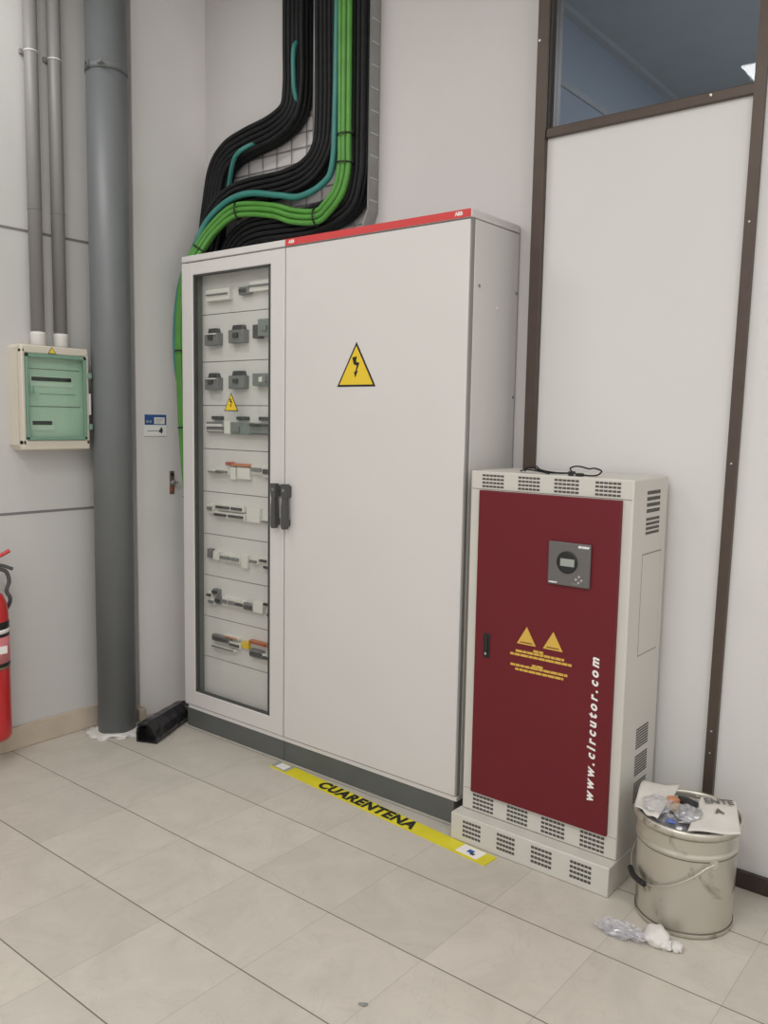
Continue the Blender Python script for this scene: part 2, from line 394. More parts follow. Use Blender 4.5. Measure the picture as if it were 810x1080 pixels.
# cover plates behind the glass
seams = [2.045, 1.853, 1.650, 1.461, 1.271, 1.081, .891, .703, .514, .327, .11]
PY = .062
for i in range(len(seams)-1):
    obj('cover_plate', MB().box(.064, X1-.05, PY, PY+.004, seams[i+1]+.0016, seams[i]-.0016, M['plate']), cabL)
obj('backing', MB().box(.064, X1-.05, PY+.006, PY+.009, .11, 2.045, M['cab_in']), cabL)
def device(x0, x1, z0, z1, m, parts=(), depth=.022, hump=None):
    b = MB().box(x0, x1, PY-depth, PY+.003, z0, z1, m, .002)
    if hump: b.prism([(x0+.012, z1-.002), (x1-.012, z1-.002), (x1-.02, z1+hump), (x0+.02, z1+hump)], 'y', PY-depth*.7, PY+.002, M['dark'])
    o = obj('circuit_breaker', b, cabL)
    for (a0, a1, c0, c1, mm) in parts:
        obj('toggle', MB().box(x0+(x1-x0)*a0, x0+(x1-x0)*a1, PY-depth-.008, PY-depth+.001, z0+(z1-z0)*c0, z0+(z1-z0)*c1, mm, .001), o)
    return o
T_ = M['dark']; Wm = M['ivory']; G_ = M['mid']; GG = M['greygreen']
# top row: white modules
device(.115, .265, 1.905, 1.955, Wm, [(.05, .95, .48, .58, M['mid'])])
device(.325, .39, 1.918, 1.95, G_, [(.1, .7, .3, .7, T_)]); device(.39, .52, 1.925, 1.968, Wm, [(.0, .9, .45, .6, G_)])
# two rows of moulded-case breakers
for z in (1.718, 1.528):
    device(.112, .20, z, z+.052, G_, [(.35, .65, .45, .8, T_), (.1, .9, .85, .95, Wm)], .03, .02)
    device(.268, .365, z+.004, z+.058, M['mid'], [(.35, .65, .4, .75, T_)], .03, .02)
device(.418, .455, 1.735, 1.79, T_, (), .03); device(.455, .55, 1.742, 1.81, GG, [(.3, .6, .3, .6, G_)], .035)
device(.42, .55, 1.542, 1.592, GG, [(.35, .5, .3, .7, Wm), (.6, .68, .2, .8, G_)], .032)
# fourth row
device(.11, .225, 1.345, 1.39, G_, [(.02, .98, .55, .8, M['plate']), (.0, 1, .1, .2, M['plate'])], .02)
device(.14, .205, 1.40, 1.415, T_, (), .016); device(.302, .37, 1.40, 1.415, T_, (), .016); device(.44, .52, 1.40, 1.415, T_, (), .016)
device(.236, .275, 1.34, 1.395, Wm, (), .028)
device(.284, .40, 1.34, 1.39, GG, [(.1, .5, .2, .7, G_)], .03); device(.40, .548, 1.342, 1.388, M['mid'], [(.05, .95, .1, .3, GG), (.05, .95, .75, .95, T_)], .03)
# rows of modular breakers: (x0, x1, dz0, dz1, material, toggle material)
rows = {
 1.185: [(.12, .22, -.022, -.004, Wm, G_), (.235, .275, .02, .034, M['redlabel'], None), (.275, .40, .018, .03, M['orange'], None), (.17, .26, -.02, .002, Wm, G_), (.265, .30, -.04, .012, Wm, None), (.31, .39, -.035, .014, Wm, None), (.40, .47, -.01, .03, Wm, G_), (.47, .55, -.02, .03, Wm, T_)],
 1.000: [(.115, .15, -.012, .03, Wm, G_), (.17, .27, .006, .034, Wm, T_), (.27, .35, .006, .034, Wm, T_), (.16, .25, -.028, .0, Wm, T_), (.25, .36, -.028, .0, Wm, T_), (.37, .45, -.03, .03, Wm, None), (.46, .55, -.028, -.01, Wm, G_)],
 .797: [(.11, .14, -.01, .03, G_, None), (.15, .19, -.015, .025, Wm, None), (.2, .27, -.015, .02, Wm, G_), (.27, .33, -.015, .02, Wm, G_), (.335, .375, -.03, .03, Wm, None), (.39, .44, -.005, .02, Wm, G_), (.455, .50, .005, .03, Wm, T_), (.475, .55, -.02, .004, Wm, T_)],
 .605: [(.11, .14, .0, .028, Wm, T_), (.145, .185, .02, .045, G_, T_), (.12, .16, -.03, .0, Wm, G_), (.165, .20, -.02, .014, G_, T_), (.21, .25, -.02, .02, Wm, G_), (.255, .30, -.02, .02, Wm, G_), (.30, .35, -.016, .016, Wm, T_), (.35, .41, -.018, .012, G_, T_), (.41, .47, -.02, .026, Wm, None), (.475, .55, .012, .04, Wm, T_), (.50, .55, -.03, -.002, G_, T_)],
 .415: [(.14, .26, .0, .028, G_, T_), (.26, .33, -.01, .016, Wm, T_), (.22, .32, .028, .04, Wm, M['orange']), (.34, .38, .0, .03, M['yellow'], None), (.385, .50, .03, .045, M['orange'], M['redlabel']), (.13, .30, -.03, -.018, Wm, G_), (.39, .47, -.028, .006, G_, T_), (.47, .55, -.03, .0, Wm, T_)],
}
for zc, L in rows.items():
    for (x0, x1, a, c, m, tm) in L:
        device(x0, x1, zc+a, zc+c, m, [(.08, .92, .3, .7, tm)] if tm else (), .02)

# --- wide plain-door cabinet
cabR = thing('electrical_cabinet', 'tall light grey cabinet with wide plain door, red top strip and yellow triangle', 'electrical cabinet', (1.07, .15, 0))
X0, X1 = .6415, 1.4996
b = MB().box(X0, X1, .024, .308, .085, 2.07, M['cab'], .002)
b.box(X0, X1, .004, .03, .085, .1015, M['cab'], .001)
obj('body', b, cabR)
for (y, z) in ((.055, 1.86), (.298, 1.865), (.175, 1.80), (.298, 1.5), (.055, 1.2)):
    obj('screw', MB().lathe((X1, y, z), [(.006, 0), (.006, .0015), (.003, .0025)], M['mid'] if y != .175 else M['cab'], 12, 'x'), cabR)
b = MB().box(X0, X1, .0, .31, 2.0735, 2.10, M['cab'], .003); b.box(X0+.001, X1-.005, .006, .30, 2.068, 2.0735, M['seal']); obj('top_cover', b, cabR)
r = MB().box(X0+.001, X1-.004, -.0025, 0, 2.074, 2.0995, M['red'])
for x in (X0+.035, X1-.05): r.text('ABB', .017, Matrix.Translation((x, -.0028, 2.087)) @ Matrix.Rotation(PI/2, 4, 'X'), M['white'], .0003, offset=.0006)
obj('trim_strip', r, cabR, label='red strip along the top')
obj('plinth', MB().box(X0+.001, X1-.012, .006, .30, 0, .085, M['plinth'], .001), cabR)
door = obj('door', MB().box(X0+.002, X1-.006, 0, .022, DOORZ0, DOORZ1, M['cab'], .003), cabR)
obj('door_edge', MB().box(X1-.008, X1-.001, .006, .024, DOORZ0, DOORZ1, M['seal']), cabR)
handle(.671, door)
w = MB(); triangle(w, 1.013, 1.531, .186, 0, .0015); obj('warning_sign', w, door)

# --- maroon-door power cabinet
UX0, UX1, UY0, UY1, UZ0, UZ1 = 1.547, 2.104, -.032, .236, .096, 1.2515
ups = thing('electrical_cabinet', 'short warm grey cabinet with maroon door and vent slots, beside the tin bucket', 'electrical cabinet', (1.82, .1, 0))
b = MB().box(UX0, UX1, UY0, UY1, UZ0, UZ1, M['ups'], .004)
b.box(UX0+.004, UX1-.004, UY0-.0006, UY0+.002, 1.192, 1.1945, M['line']); b.box(2.076, UX1-.003, UY0-.0006, UY0+.002, .165, .1665, M['line'])
b.box(UX0+.004, 1.588, UY0-.0006, UY0+.002, .170, .1715, M['line'])
obj('body', b, ups)
b = MB().box(1.536, 2.1045, -.083, UY1, 0, .094, M['ups'], .004); b.box(1.56, 2.09, -.03, UY1-.01, .094, .0962, M['line'])
obj('base', b, ups)
ud = obj('door', MB().box(1.586, 2.0725, UY0-.012, UY0+.002, .1675, 1.190, M['maroon'], .002), ups)
DY = UY0-.012
def vent_front(x0, x1, z0, z1, y, rows=4, cols=6):
    b = MB(); dz = (z1-z0)/rows; dx = (x1-x0)/cols
    for i in range(rows):
        for j in range(cols):
            b.box(x0+j*dx+dx*.08, x0+(j+1)*dx-dx*.08, y-.0007, y+.001, z0+i*dz+dz*.22, z0+(i+1)*dz-dz*.22, M['hole'])
    obj('vent', b, ups)
def vent_side(y0, y1, z0, z1, rows=4, cols=8):
    b = MB(); dz = (z1-z0)/rows; dy = (y1-y0)/cols
    for i in range(rows):
        for j in range(cols):
            b.box(UX1-.001, UX1+.0007, y0+j*dy+dy*.1, y0+(j+1)*dy-dy*.1, z0+i*dz+dz*.2, z0+(i+1)*dz-dz*.2, M['hole'])
    obj('vent', b, ups)
for a, c in ((1.589, 1.671), (1.722, 1.800), (1.848, 1.932), (1.983, 2.065)):
    vent_front(a, c, 1.197, 1.244, UY0); vent_front(a, c, .103, .160, UY0); vent_front(a-.005, c-.015, .020, .082, -.083)
vent_side(.068, .172, 1.145, 1.218); vent_side(.068, .174, 1.080, 1.136)
for z in (.412, .325, .238): vent_side(.075, .172, z, z+.068, 8, 10)
p = MB()
p.box(UX1-.001, UX1+.0012, .055, .198, .716, 1.022, M['ups'])
for a in ((.053, .055, .714, 1.024), (.198, .200, .714, 1.024), (.053, .2, 1.022, 1.026), (.053, .2, .712, .716)): p.box(UX1-.001, UX1+.0006, *a, M['line'])
obj('access_panel', p, ups)
# controller, lock slot, printing
c = MB().box(1.849, 1.988, DY-.010, DY, .919, 1.052, M['panel'], .003)
c.lathe((1.914, DY-.010, .992), [(.034, 0), (.034, -.003), (.03, -.004)], M['black'], 32, 'y')
for (bx, bz) in ((1.955, .952), (1.945, .943), (1.963, .942), (1.954, .934)): c.lathe((bx, DY-.010, bz), [(.004, 0), (.004, -.002)], M['zinc'], 10, 'y')
c.text('circutor', .011, Matrix.Translation((1.966, DY-.0103, 1.043)) @ Matrix.Rotation(PI/2, 4, 'X'), M['white'], .0003, offset=.0008)
c.text('computer', .007, Matrix.Translation((1.868, DY-.0103, .927)) @ Matrix.Rotation(PI/2, 4, 'X'), M['white'], .0003, offset=.0004)
c.box(1.93, 1.95, DY-.0105, DY-.009, .927, .930, M['mid'])
ct = obj('controller', c, ud)
obj('display', MB().box(1.893, 1.939, DY-.0152, DY-.0135, .980, 1.003, M['lcd'], .0005), ups)
h = MB().box(1.621, 1.645, DY-.003, DY, .640, .722, M['black'], .002); h.box(1.627, 1.639, DY-.006, DY-.002, .648, .712, M['black'], .001); h.lathe((1.633, DY-.006, .655), [(.004, 0), (.004, -.002)], M['zinc'], 12, 'y')
obj('lock_handle', h, ud)
g = MB()
for cx in (1.779, 1.872):
    zb = .7095
    g.prism([(cx-.034, zb), (cx+.034, zb), (cx, zb+.058)], 'y', DY-.0006, DY, M['gold'])
    g.prism([(cx-.023, zb+.005), (cx+.023, zb+.005), (cx+.02, zb+.008), (cx-.02, zb+.008)], 'y', DY-.0009, DY-.0005, M['maroon'])
def lines(z, x0, x1, hgt=.0075):
    x = x0
    while x < x1-.004:
        wd = random.uniform(.012, .03); e = min(x+wd, x1)
        g.box(x, e, DY-.0006, DY, z-hgt/2, z+hgt/2, M['gold']); x = e+.0022
lines(.694, 1.805, 1.845); lines(.685, 1.742, 1.912); lines(.673, 1.722, 1.938)
lines(.646, 1.802, 1.84); lines(.638, 1.724, 1.925); lines(.625, 1.742, 1.912)
obj('warning_print', g, ud)
g = MB()
rot = Matrix.Rotation(PI/2, 4, 'X') @ Matrix.Rotation(PI/2, 4, 'Z')
g.text('www.circutor.com', .039, Matrix.Translation((2.014, DY-.0006, .4875)) @ rot, M['white'], .0004, shear=.25, spacing=1.52, offset=.0014)
obj('lettering', g, ud)

# cables lying on the maroon-door cabinet
b = MB()
def loop(pts, r, mm=M['cable'], per=6): b.tube(smooth_path(pts, per), r, mm, 6)
zt = UZ1
loop([(1.70, .05, zt+.004), (1.72, .01, zt+.012), (1.76, -.01, zt+.020), (1.79, .005, zt+.006), (1.83, .03, zt+.004), (1.86, .05, zt+.004)], .0028)
loop([(1.70, .02, zt+.004), (1.74, -.012, zt+.012), (1.78, -.005, zt+.008), (1.82, -.012, zt+.003)], .0025)
loop([(1.73, .06, zt+.004), (1.75, .03, zt+.022), (1.79, -.005, zt+.012), (1.84, .02, zt+.004)], .0022)
tag(obj('cable', b, None, at=(1.78, .02, zt)), 'tangle of thin black wire lying on the left of the maroon-door cabinet top', 'cable')
b = MB()
loop([(1.893, -.005, zt+.012), (1.886, -.004, zt+.022), (1.90, -.002, zt+.029), (1.92, 0, zt+.029), (1.945, 0, zt+.024), (1.965, .002, zt+.026), (1.985, .004, zt+.018), (1.975, -.006, zt+.006), (1.95, -.012, zt+.004), (1.928, -.012, zt+.006)], .0026)
b.box(1.886, 1.902, -.018, .004, zt, zt+.014, M['black'], .002); b.box(1.912, 1.932, -.022, -.002, zt, zt+.010, M['black'], .002); b.box(1.90, 1.914, -.012, -.004, zt+.001, zt+.006, M['zinc'])
tag(obj('connector_lead', b, None, at=(1.93, 0, zt)), 'looped black lead with two plugs on top of the maroon-door cabinet', 'cable')

# ------------------------------------------------------------------ cables above the cabinets
def run(path, offs, r, name, label, cat, group, m, wob=.0007, n=8, seed=0):
    base = smooth_path(path, 7)
    for k, (u, v) in enumerate(offs):
        pts = []
        for i, p in enumerate(base):
            a = base[max(i-1, 0)]; c = base[min(i+1, len(base)-1)]; T = (c-a).normalized()
            N = T.cross(Vector((0, 1, 0))).normalized()
            w1 = noise.noise(Vector((i*.11, k*5.3+seed, 0)))*wob*2; w2 = noise.noise(Vector((i*.13, k*3.1+seed, 7)))*wob
            pts.append(p + N*(u+w1) + Vector((0, v+w2, 0)))
        o = obj(name, MB().tube(pts, r, m, n), None, at=tuple(pts[-1]))
        tag(o, label, cat, group)
def grid(us, vs): return [(u, v) for v in vs for u in us]
B1 = [(.435, .268, 3.42), (.437, .268, 3.0), (.439, .268, 2.792), (.412, .268, 2.690), (.309, .268, 2.640), (.141, .268, 2.615), (.022, .268, 2.585), (-.050, .268, 2.52), (-.091, .27, 2.388), (-.119, .27, 2.243), (-.135, .27, 2.0)]
run(B1, grid((-.050, -.026, -.002, .022, .046), (-.026, .0, .026)), .0118, 'cable', 'black cable in the leftmost bundle that bends away toward the wall corner', 'cable', 'black cables of the leftmost bundle', M['cable'], seed=1)
B2 = [(.612, .255, 3.42), (.617, .255, 3.0), (.620, .255, 2.639), (.598, .255, 2.505), (.518, .255, 2.432), (.379, .255, 2.405), (.171, .245, 2.400), (.072, .22, 2.375), (-.022, .205, 2.300), (-.085, .205, 2.17), (-.11, .205, 1.95)]
run(B2, grid((-.046, -.023, .0, .023, .046), (-.012, .016)), .0112, 'cable', 'black cable in the middle bundle between the grey tray and the teal cable', 'cable', 'black cables of the middle bundle', M['cable'], seed=20)
B3 = [(.790, .262, 3.42), (.80, .262, 2.9), (.800, .262, 2.503), (.792, .262, 2.354), (.740, .262, 2.252), (.560, .262, 2.205), (.358, .262, 2.205), (.25, .262, 2.208), (.15, .262, 2.195), (.085, .262, 2.160), (.055, .262, 2.12), (.050, .262, 2.085)]
run(B3, grid((-.072, -.048, -.024, .0, .024), (-.026, .0, .026)), .0118, 'cable', 'black cable in the rightmost bundle behind the green cables', 'cable', 'black cables of the rightmost bundle', M['cable'], seed=40)
TE = [(.707, .215, 3.42), (.705, .215, 3.0), (.700, .215, 2.641), (.688, .215, 2.426), (.637, .215, 2.357), (.509, .212, 2.324), (.380, .21, 2.347), (.214, .20, 2.377), (.077, .19, 2.359), (-.036, .17, 2.284), (-.086, .14, 2.172), (-.130, .11, 2.051), (-.152, .095, 1.923), (-.155, .085, 1.752), (-.145, .085, 1.62), (-.12, .10, 1.45), (-.10, .12, 1.1)]
run(TE, [(0, 0)], .0135, 'cable', 'single teal cable curving over the green cables above the cabinets', 'cable', None, M['teal'], wob=0, n=10)
T2 = [(.455, .262, 3.42), (.458, .262, 3.02), (.460, .222, 2.92), (.460, .221, 2.78), (.44, .256, 2.69), (.31, .262, 2.615), (.20, .24, 2.60), (.12, .220, 2.565), (.06, .235, 2.52), (.0, .262, 2.44), (-.03, .224, 2.36), (-.055, .235, 2.28), (-.11, .262, 2.1)]
run(T2, [(0, 0)], .010, 'cable', 'teal cable half hidden among the leftmost black bundle', 'cable', None, M['teal'], wob=.002, n=8, seed=3)
GR = [(.751, .205, 3.42), (.754, .205, 3.0), (.757, .205, 2.522), (.757, .205, 2.403), (.730, .205, 2.314), (.669, .205, 2.257), (.607, .205, 2.230), (.477, .205, 2.247), (.363, .205, 2.285), (.221, .205, 2.312), (.114, .185, 2.308), (.015, .16, 2.245), (-.034, .13, 2.172), (-.070, .10, 2.094), (-.105, .09, 1.963), (-.112, .08, 1.794), (-.108, .08, 1.58), (-.092, .08, 1.32), (-.062, .085, 1.0), (-.045, .09, .70)]
run(GR, [(-.0225, .0), (.0, -.003), (.0225, .0), (-.0113, .0195), (.0113, .0195)], .0110, 'cable', 'bright green cable in the strapped bundle running down behind the glass-door cabinet', 'cable', 'bright green cables of the strapped bundle', M['green'], wob=.0015, n=10, seed=60)
# black ties around the green bundle
gp = smooth_path(GR, 7)
def tie(i, label, rx=.036, ry=.030):
    p = gp[i]; T = (gp[min(i+1, len(gp)-1)]-gp[i-1]).normalized(); N = T.cross(Vector((0, 1, 0))).normalized(); Bn = T.cross(N)
    c = p + Bn*(.007 if Bn.y > 0 else -.007)
    pts = [c + N*rx*math.cos(a) + Bn*ry*math.sin(a) for a in [2*PI*k/24 for k in range(25)]]
    o = MB().tube(pts, .0035, M['black'], 6, False); e = c + N*rx
    o.tube([e, e + N*.012 + Vector((0, -.008, .006))], .002, M['black'], 6); o.box(e.x-.004, e.x+.004, e.y-.006, e.y+.004, e.z-.005, e.z+.005, M['black'], .001)
    tag(obj('cable_tie', o, None, at=tuple(c)), label, 'cable tie', 'black ties around the green cables')
def near(z, lo=0, hi=None): 
    r = range(lo, hi or len(gp)); return min(r, key=lambda i: abs(gp[i].z-z))
tie(near(2.515, 0, 21), 'black cable tie, topmost one around the straight green cables')
tie(near(2.415, 0, 25), 'black cable tie just above the lower bend of the green cables')
tie(42, 'black cable tie at the lowest dip of the green cables')
tie(68, 'black cable tie where the green cables arch over the glass-door cabinet')
tie(85, 'black cable tie just above the top left corner of the glass-door cabinet')
tie(near(1.70, 98), 'black cable tie on green cables left of cabinet, well above the blue sticker')
tie(near(1.365, 98), 'black cable tie on green cables beside the blue and white sticker')
tie(near(1.06, 98), 'black cable tie on green cables lowest, beside the lock')
# wire cable tray on the wall
tr = thing('cable_tray', 'galvanised grey wire cable tray behind the cable bundles on the back wall', 'cable tray', (.6, .31, 2.2))
b = MB()
b.box(.838, .843, .254, .314, 2.235, 3.42, M['tray']); b.prism([(.838, 2.24), (.843, 2.235), (.815, 2.165), (.73, 2.12), (.725, 2.125), (.81, 2.17)], 'y', .254, .314, M['tray'])
for z in [2.27+.085*i for i in range(14)]: b.box(.843, .8445, .262, .310, z, z+.006, M['zinc'])
obj('side_rail', b, tr)
b = MB().box(.35, .838, .3135, .3165, 2.70, 3.42, M['tray'])
obj('tray_floor', b, tr)
b = MB()
for z in [2.14+.06*i for i in range(10)]: b.tube([(-.05 if z < 2.58 else .3, .312, z), (.83, .312, z)], .0022, M['tray'], 6)
for x in [.0+.09*i for i in range(10)]: b.tube([(x, .309, 2.12), (x, .309, 2.60 if x < .3 else 2.72)], .0022, M['tray'], 6)
obj('wire_grid', b, tr)
for x in (.52, .69):
    b = MB().tube([(x, .285, 2.55), (x, .285, 3.42)], .009, M['tray'], 8)
    obj('stay_rod', b, tr)

# ------------------------------------------------------------------ left wall: pipe, conduits, breaker box, extinguisher
pp = thing('drain_pipe', 'thick dark grey vertical pipe standing in the left corner', 'pipe', (-.18, -.238, 0))
obj('pipe_body', MB().lathe((-.18, -.238, 0), [(.083, 0), (.083, CEIL)], M['pipe'], 48), pp)
b = MB().lathe((-.18, -.238, 2.835), [(.084, -.014), (.0865, -.014), (.0865, .014), (.084, .014)], M['pipe'], 40)
b.box(XL, -.25, -.25, -.226, 2.823, 2.847, M['zinc']); b.tube([(-.175, -.335, 2.835), (-.175, -.32, 2.835)], .006, M['zinc'], 8); b.box(-.185, -.165, -.335, -.318, 2.825, 2.85, M['pipe'], .001)
b.box(-.125, -.098, -.33+.012, -.300, 2.83, 2.842, M['zinc'])
obj('pipe_clamp', b, pp)
b = MB().lump((-.165, -.245, .0), (.125, .115, .010), M['tissue'], .5, 2.2, 51, 4, 0, True)
obj('mortar_collar', b, pp, label='rough white mortar around the foot')
def conduit(y, label):
    t = thing('conduit', label, 'conduit', (XL+.03, y, 1.69), 'grey conduits above the green-windowed box')
    obj('tube', MB().tube([(XL+.032, y, 1.745), (XL+.032, y, CEIL)], .027, M['conduit'], 20), t)
    b = MB()
    for z, m_ in ((2.84, M['gland']), (2.235, M['seam'])): b.lathe((XL+.032, y, z), [(.0275, -.003), (.0282, -.003), (.0282, .003), (.0275, .003)], m_, 20)
    b.box(XL, XL+.012, y-.034, y+.034, 2.83, 2.85, M['conduit'], .002)
    obj('coupling', b, t)
    obj('gland', MB().lathe((XL+.032, y, 1.688), [(.028, 0), (.031, .006), (.031, .045), (.029, .058)], M['gland'], 20), t)
conduit(-.521, 'left one of two grey conduits entering the top of the green-windowed box')
conduit(-.420, 'right one of two grey conduits, next to the thick pipe')
# green-windowed breaker box
bx = thing('breaker_box', 'cream wall box with green tinted window on the left wall', 'breaker box', (-.24, -.488, 1.26))
XF = -.192
b = MB()
prof = [(-.640, 1.285), (-.622, 1.262), (-.352, 1.262), (-.337, 1.275), (-.337, 1.668), (-.352, 1.686), (-.622, 1.690), (-.640, 1.675)]
b.prism(prof, 'x', XL, XF-.03, M['cream'])
fr = [(-.637, 1.288), (-.618, 1.266), (-.354, 1.266), (-.340, 1.278), (-.340, 1.665), (-.355, 1.682), (-.618, 1.686), (-.637, 1.672)]
# front collar as four bars around the window
b.box(XF-.03, XF, -.637, -.622, 1.285, 1.672, M['cream'], .004); b.box(XF-.03, XF, -.356, -.340, 1.285, 1.665, M['cream'], .004)
b.box(XF-.03, XF, -.637, -.340, 1.266, 1.306, M['cream'], .004); b.box(XF-.03, XF, -.637, -.340, 1.652, 1.686, M['cream'], .006)
obj('housing', b, bx)
b = MB().box(XF-.029, XF-.024, -.622, -.356, 1.306, 1.652, M['inner'])
for (z, y0, y1, h) in ((1.553, -.585, -.41, .016), (1.375, -.585, -.50, .016)):
    b.box(XF-.026, XF-.021, y0-.008, y1+.008, z-.030, z+.012, M['plate']); b.box(XF-.0235, XF-.018, y0, y1, z-h/2, z+h/2, M['black'], .001)
b.box(XF-.025, XF-.022, -.61, -.37, 1.440, 1.4435, M['mid']); b.box(XF-.025, XF-.022, -.61, -.37, 1.592, 1.595, M['mid']); b.box(XF-.025, XF-.022, -.55, -.39, 1.492, 1.494, M['mid'])
obj('inner_front', b, bx)
b = MB().box(XF-.006, XF+.006, -.618, -.360, 1.312, 1.647, M['greenglass'], .002)
wd = obj('window_cover', b, bx, label='green tinted cover')
b = MB()
for a in ((-.622, -.612, 1.308, 1.652), (-.368, -.356, 1.308, 1.652), (-.622, -.356, 1.306, 1.318), (-.622, -.356, 1.638, 1.652)): b.box(XF-.004, XF+.008, *a, M['greenrim'], .001)
obj('cover_rim', b, wd)
b = MB().box(XF+.004, XF+.014, -.606, -.592, 1.49, 1.525, M['greenrim'], .003); obj('latch', b, wd)
for z in (1.575, 1.36): obj('hinge', MB().box(XF-.01, XF+.009, -.345, -.330, z-.012, z+.012, M['greenrim'], .002), bx)
obj('side_tab', MB().box(XF-.01, XF+.004, -.342, -.333, 1.41, 1.50, M['gland'], .002), bx)
b = MB(); b.prism([(-.523, 1.656), (-.487, 1.656), (-.506, 1.682)], 'x', XF-.001, XF+.0012, M['black']); b.prism([(-.519, 1.658), (-.491, 1.658), (-.506, 1.679)], 'x', XF, XF+.0018, M['yellow'])
obj('warning_sign', b, bx)

# extinguisher
EX, EY = -.205, -.797
ex = thing('fire_extinguisher', 'red fire extinguisher on the left wall at the photo edge', 'fire extinguisher', (EX, EY, .115))
obj('cylinder', MB().lathe((EX, EY, 0), [(.02, .118), (.066, .112), (.074, .125), (.075, .15), (.075, .62), (.070, .66), (.055, .695), (.035, .712), (.025, .72), (.025, .735)], M['exred'], 40), ex)
b = MB()
for z0, z1, m_ in ((.565, .595, M['black']), (.548, .565, M['white']), (.535, .548, M['black']), (.43, .535, M['pink']), (.415, .43, M['black']), (.405, .415, M['brass'])):
    b.lathe((EX, EY, 0), [(.0753, z0), (.0758, z0), (.0758, z1), (.0753, z1)], m_, 40, closed=True)
b.box(EX+.0745, EX+.0765, EY-.02, EY+.035, .47, .50, M['white'])
obj('label_band', b, ex)
b = MB().lathe((EX, EY, .735), [(.022, 0), (.026, .01), (.026, .03), (.018, .045), (.018, .085), (.012, .09)], M['brass'], 20)
b.tube([(EX, EY, .80), (EX+.01, EY+.035, .80)], .009, M['yellow'], 10)
obj('valve', b, ex)
b = MB().tube(smooth_path([(EX-.01, EY-.05, .822), (EX, EY, .83), (EX+.012, EY+.05, .85), (EX+.02, EY+.085, .868)]), .008, M['exred'], 8); obj('lever', b, ex)
b = MB().tube(smooth_path([(EX, EY+.01, .815), (EX+.012, EY+.055, .81), (EX+.02, EY+.095, .792)]), .007, M['dark'], 8); obj('carry_handle', b, ex)
b = MB().tube(smooth_path([(EX+.005, EY+.03, .80), (EX+.012, EY+.07, .785), (EX+.015, EY+.082, .745), (EX+.012, EY+.072, .705), (EX+.012, EY+.085, .66), (EX-.05, EY+.07, .55), (EX-.06, EY+.05, .3)]), .008, M['dark'], 8); obj('hose', b, ex)
b = MB().box(XL, EX-.06, EY-.02, EY+.02, .66, .72, M['dark'], .002); obj('bracket', b, ex)

# sticker and lock on the column
b = MB().box(XC-.001, XC+.0012, -.044, .075, 1.319, 1.417, M['sticker'])
b.box(XC, XC+.0015, -.045, .076, 1.316, 1.319, M['tan'])
b.box(XC+.0010, XC+.0016, -.044, .075, 1.370, 1.417, M['blue'])
b.box(XC+.0014, XC+.0020, .008, .066, 1.374, 1.405, M['white'])
for k in range(3): b.box(XC+.0018, XC+.0023, .016, .016+.04*(1-.2*k), 1.395-.008*k, 1.397-.008*k, M['mid'])
for a, c_ in ((-.036, -.022), (-.018, -.006)): b.box(XC+.0014, XC+.002, a, c_, 1.380, 1.390, M['lcd'])
b.box(XC+.0010, XC+.0016, -.03, .03, 1.341, 1.344, M['mid'])
b.prism([(.03, 1.340), (.05, 1.330), (.056, 1.345), (.048, 1.362), (.040, 1.350)], 'x', XC+.0010, XC+.0018, M['dark'])
tag(obj('sticker', b, None, at=(XC, .015, 1.368)), 'small blue and white sticker on the column left of the glass-door cabinet', 'sticker')
t = thing('lock', 'small brass-coloured door lock on the column beside the green cables', 'lock', (XC, .103, 1.10))
obj('escutcheon', MB().box(XC-.001, XC+.005, .090, .116, 1.045, 1.155, M['brass'], .002), t)
b = MB().lathe((XC+.005, .103, 1.10), [(.012, 0), (.012, .016), (.009, .018)], M['zinc'], 16, 'x'); b.box(XC+.02, XC+.03, .085, .122, 1.097, 1.104, M['zinc'], .001)
obj('thumb_turn', b, t)
b = MB().lathe((XC+.004, .103, 1.138), [(.008, 0), (.008, .004)], M['black'], 14, 'x'); b.box(XC+.004, XC+.007, .097, .109, 1.055, 1.082, M['redlabel'], .001); obj('keyhole', b, t)

# ------------------------------------------------------------------ floor things
# black polythene-wrapped case
A = Vector((.060, -.252, 0)); Bv = Vector((-.082, .06, 0)); T = (Bv-A).normalized(); N = Vector((T.y, -T.x, 0))
prof = [(-.050, .0), (.046, .0), (.052, .026), (.042, .060), (.004, .092), (-.042, .084), (-.054, .038)]
b = MB(); mi = b._mi(M['bag']); rings = []; K = 14
for i in range(K+1):
    t_ = i/K; c = A.lerp(Bv, t_); k = 1 - .12*t_
    ring = []
    for j, (u, z) in enumerate(prof):
        jit = noise.noise(Vector((i*.7, j*2.3, 1)))*.006
        ring.append(b.bm.verts.new(c + N*((u+jit)*k) + Vector((0, 0, max(0, (z + (jit if z > 0 else 0))*k)))))
    rings.append(ring)
n = len(prof)
for i in range(K):
    for j in range(n): b._face([rings[i][j], rings[i][(j+1) % n], rings[i+1][(j+1) % n], rings[i+1][j]], mi)
b._face(rings[-1], mi)
# recessed open end
inner = [b.bm.verts.new(A + T*.0 + N*(u*.82) + Vector((0, 0, .006+z*.8))) for u, z in prof]
deep = [b.bm.verts.new(A + T*.05 + N*(u*.7) + Vector((0, 0, .010+z*.7))) for u, z in prof]
for j in range(n):
    b._face([rings[0][j], inner[j], inner[(j+1) % n], rings[0][(j+1) % n]], mi); b._face([inner[j], deep[j], deep[(j+1) % n], inner[(j+1) % n]], mi)
b._face(deep, mi)
tag(obj('plastic_case', b, None, at=(0, -.1, 0)), 'glossy black long plastic case lying on the floor beside the pipe and glass-door cabinet', 'case')

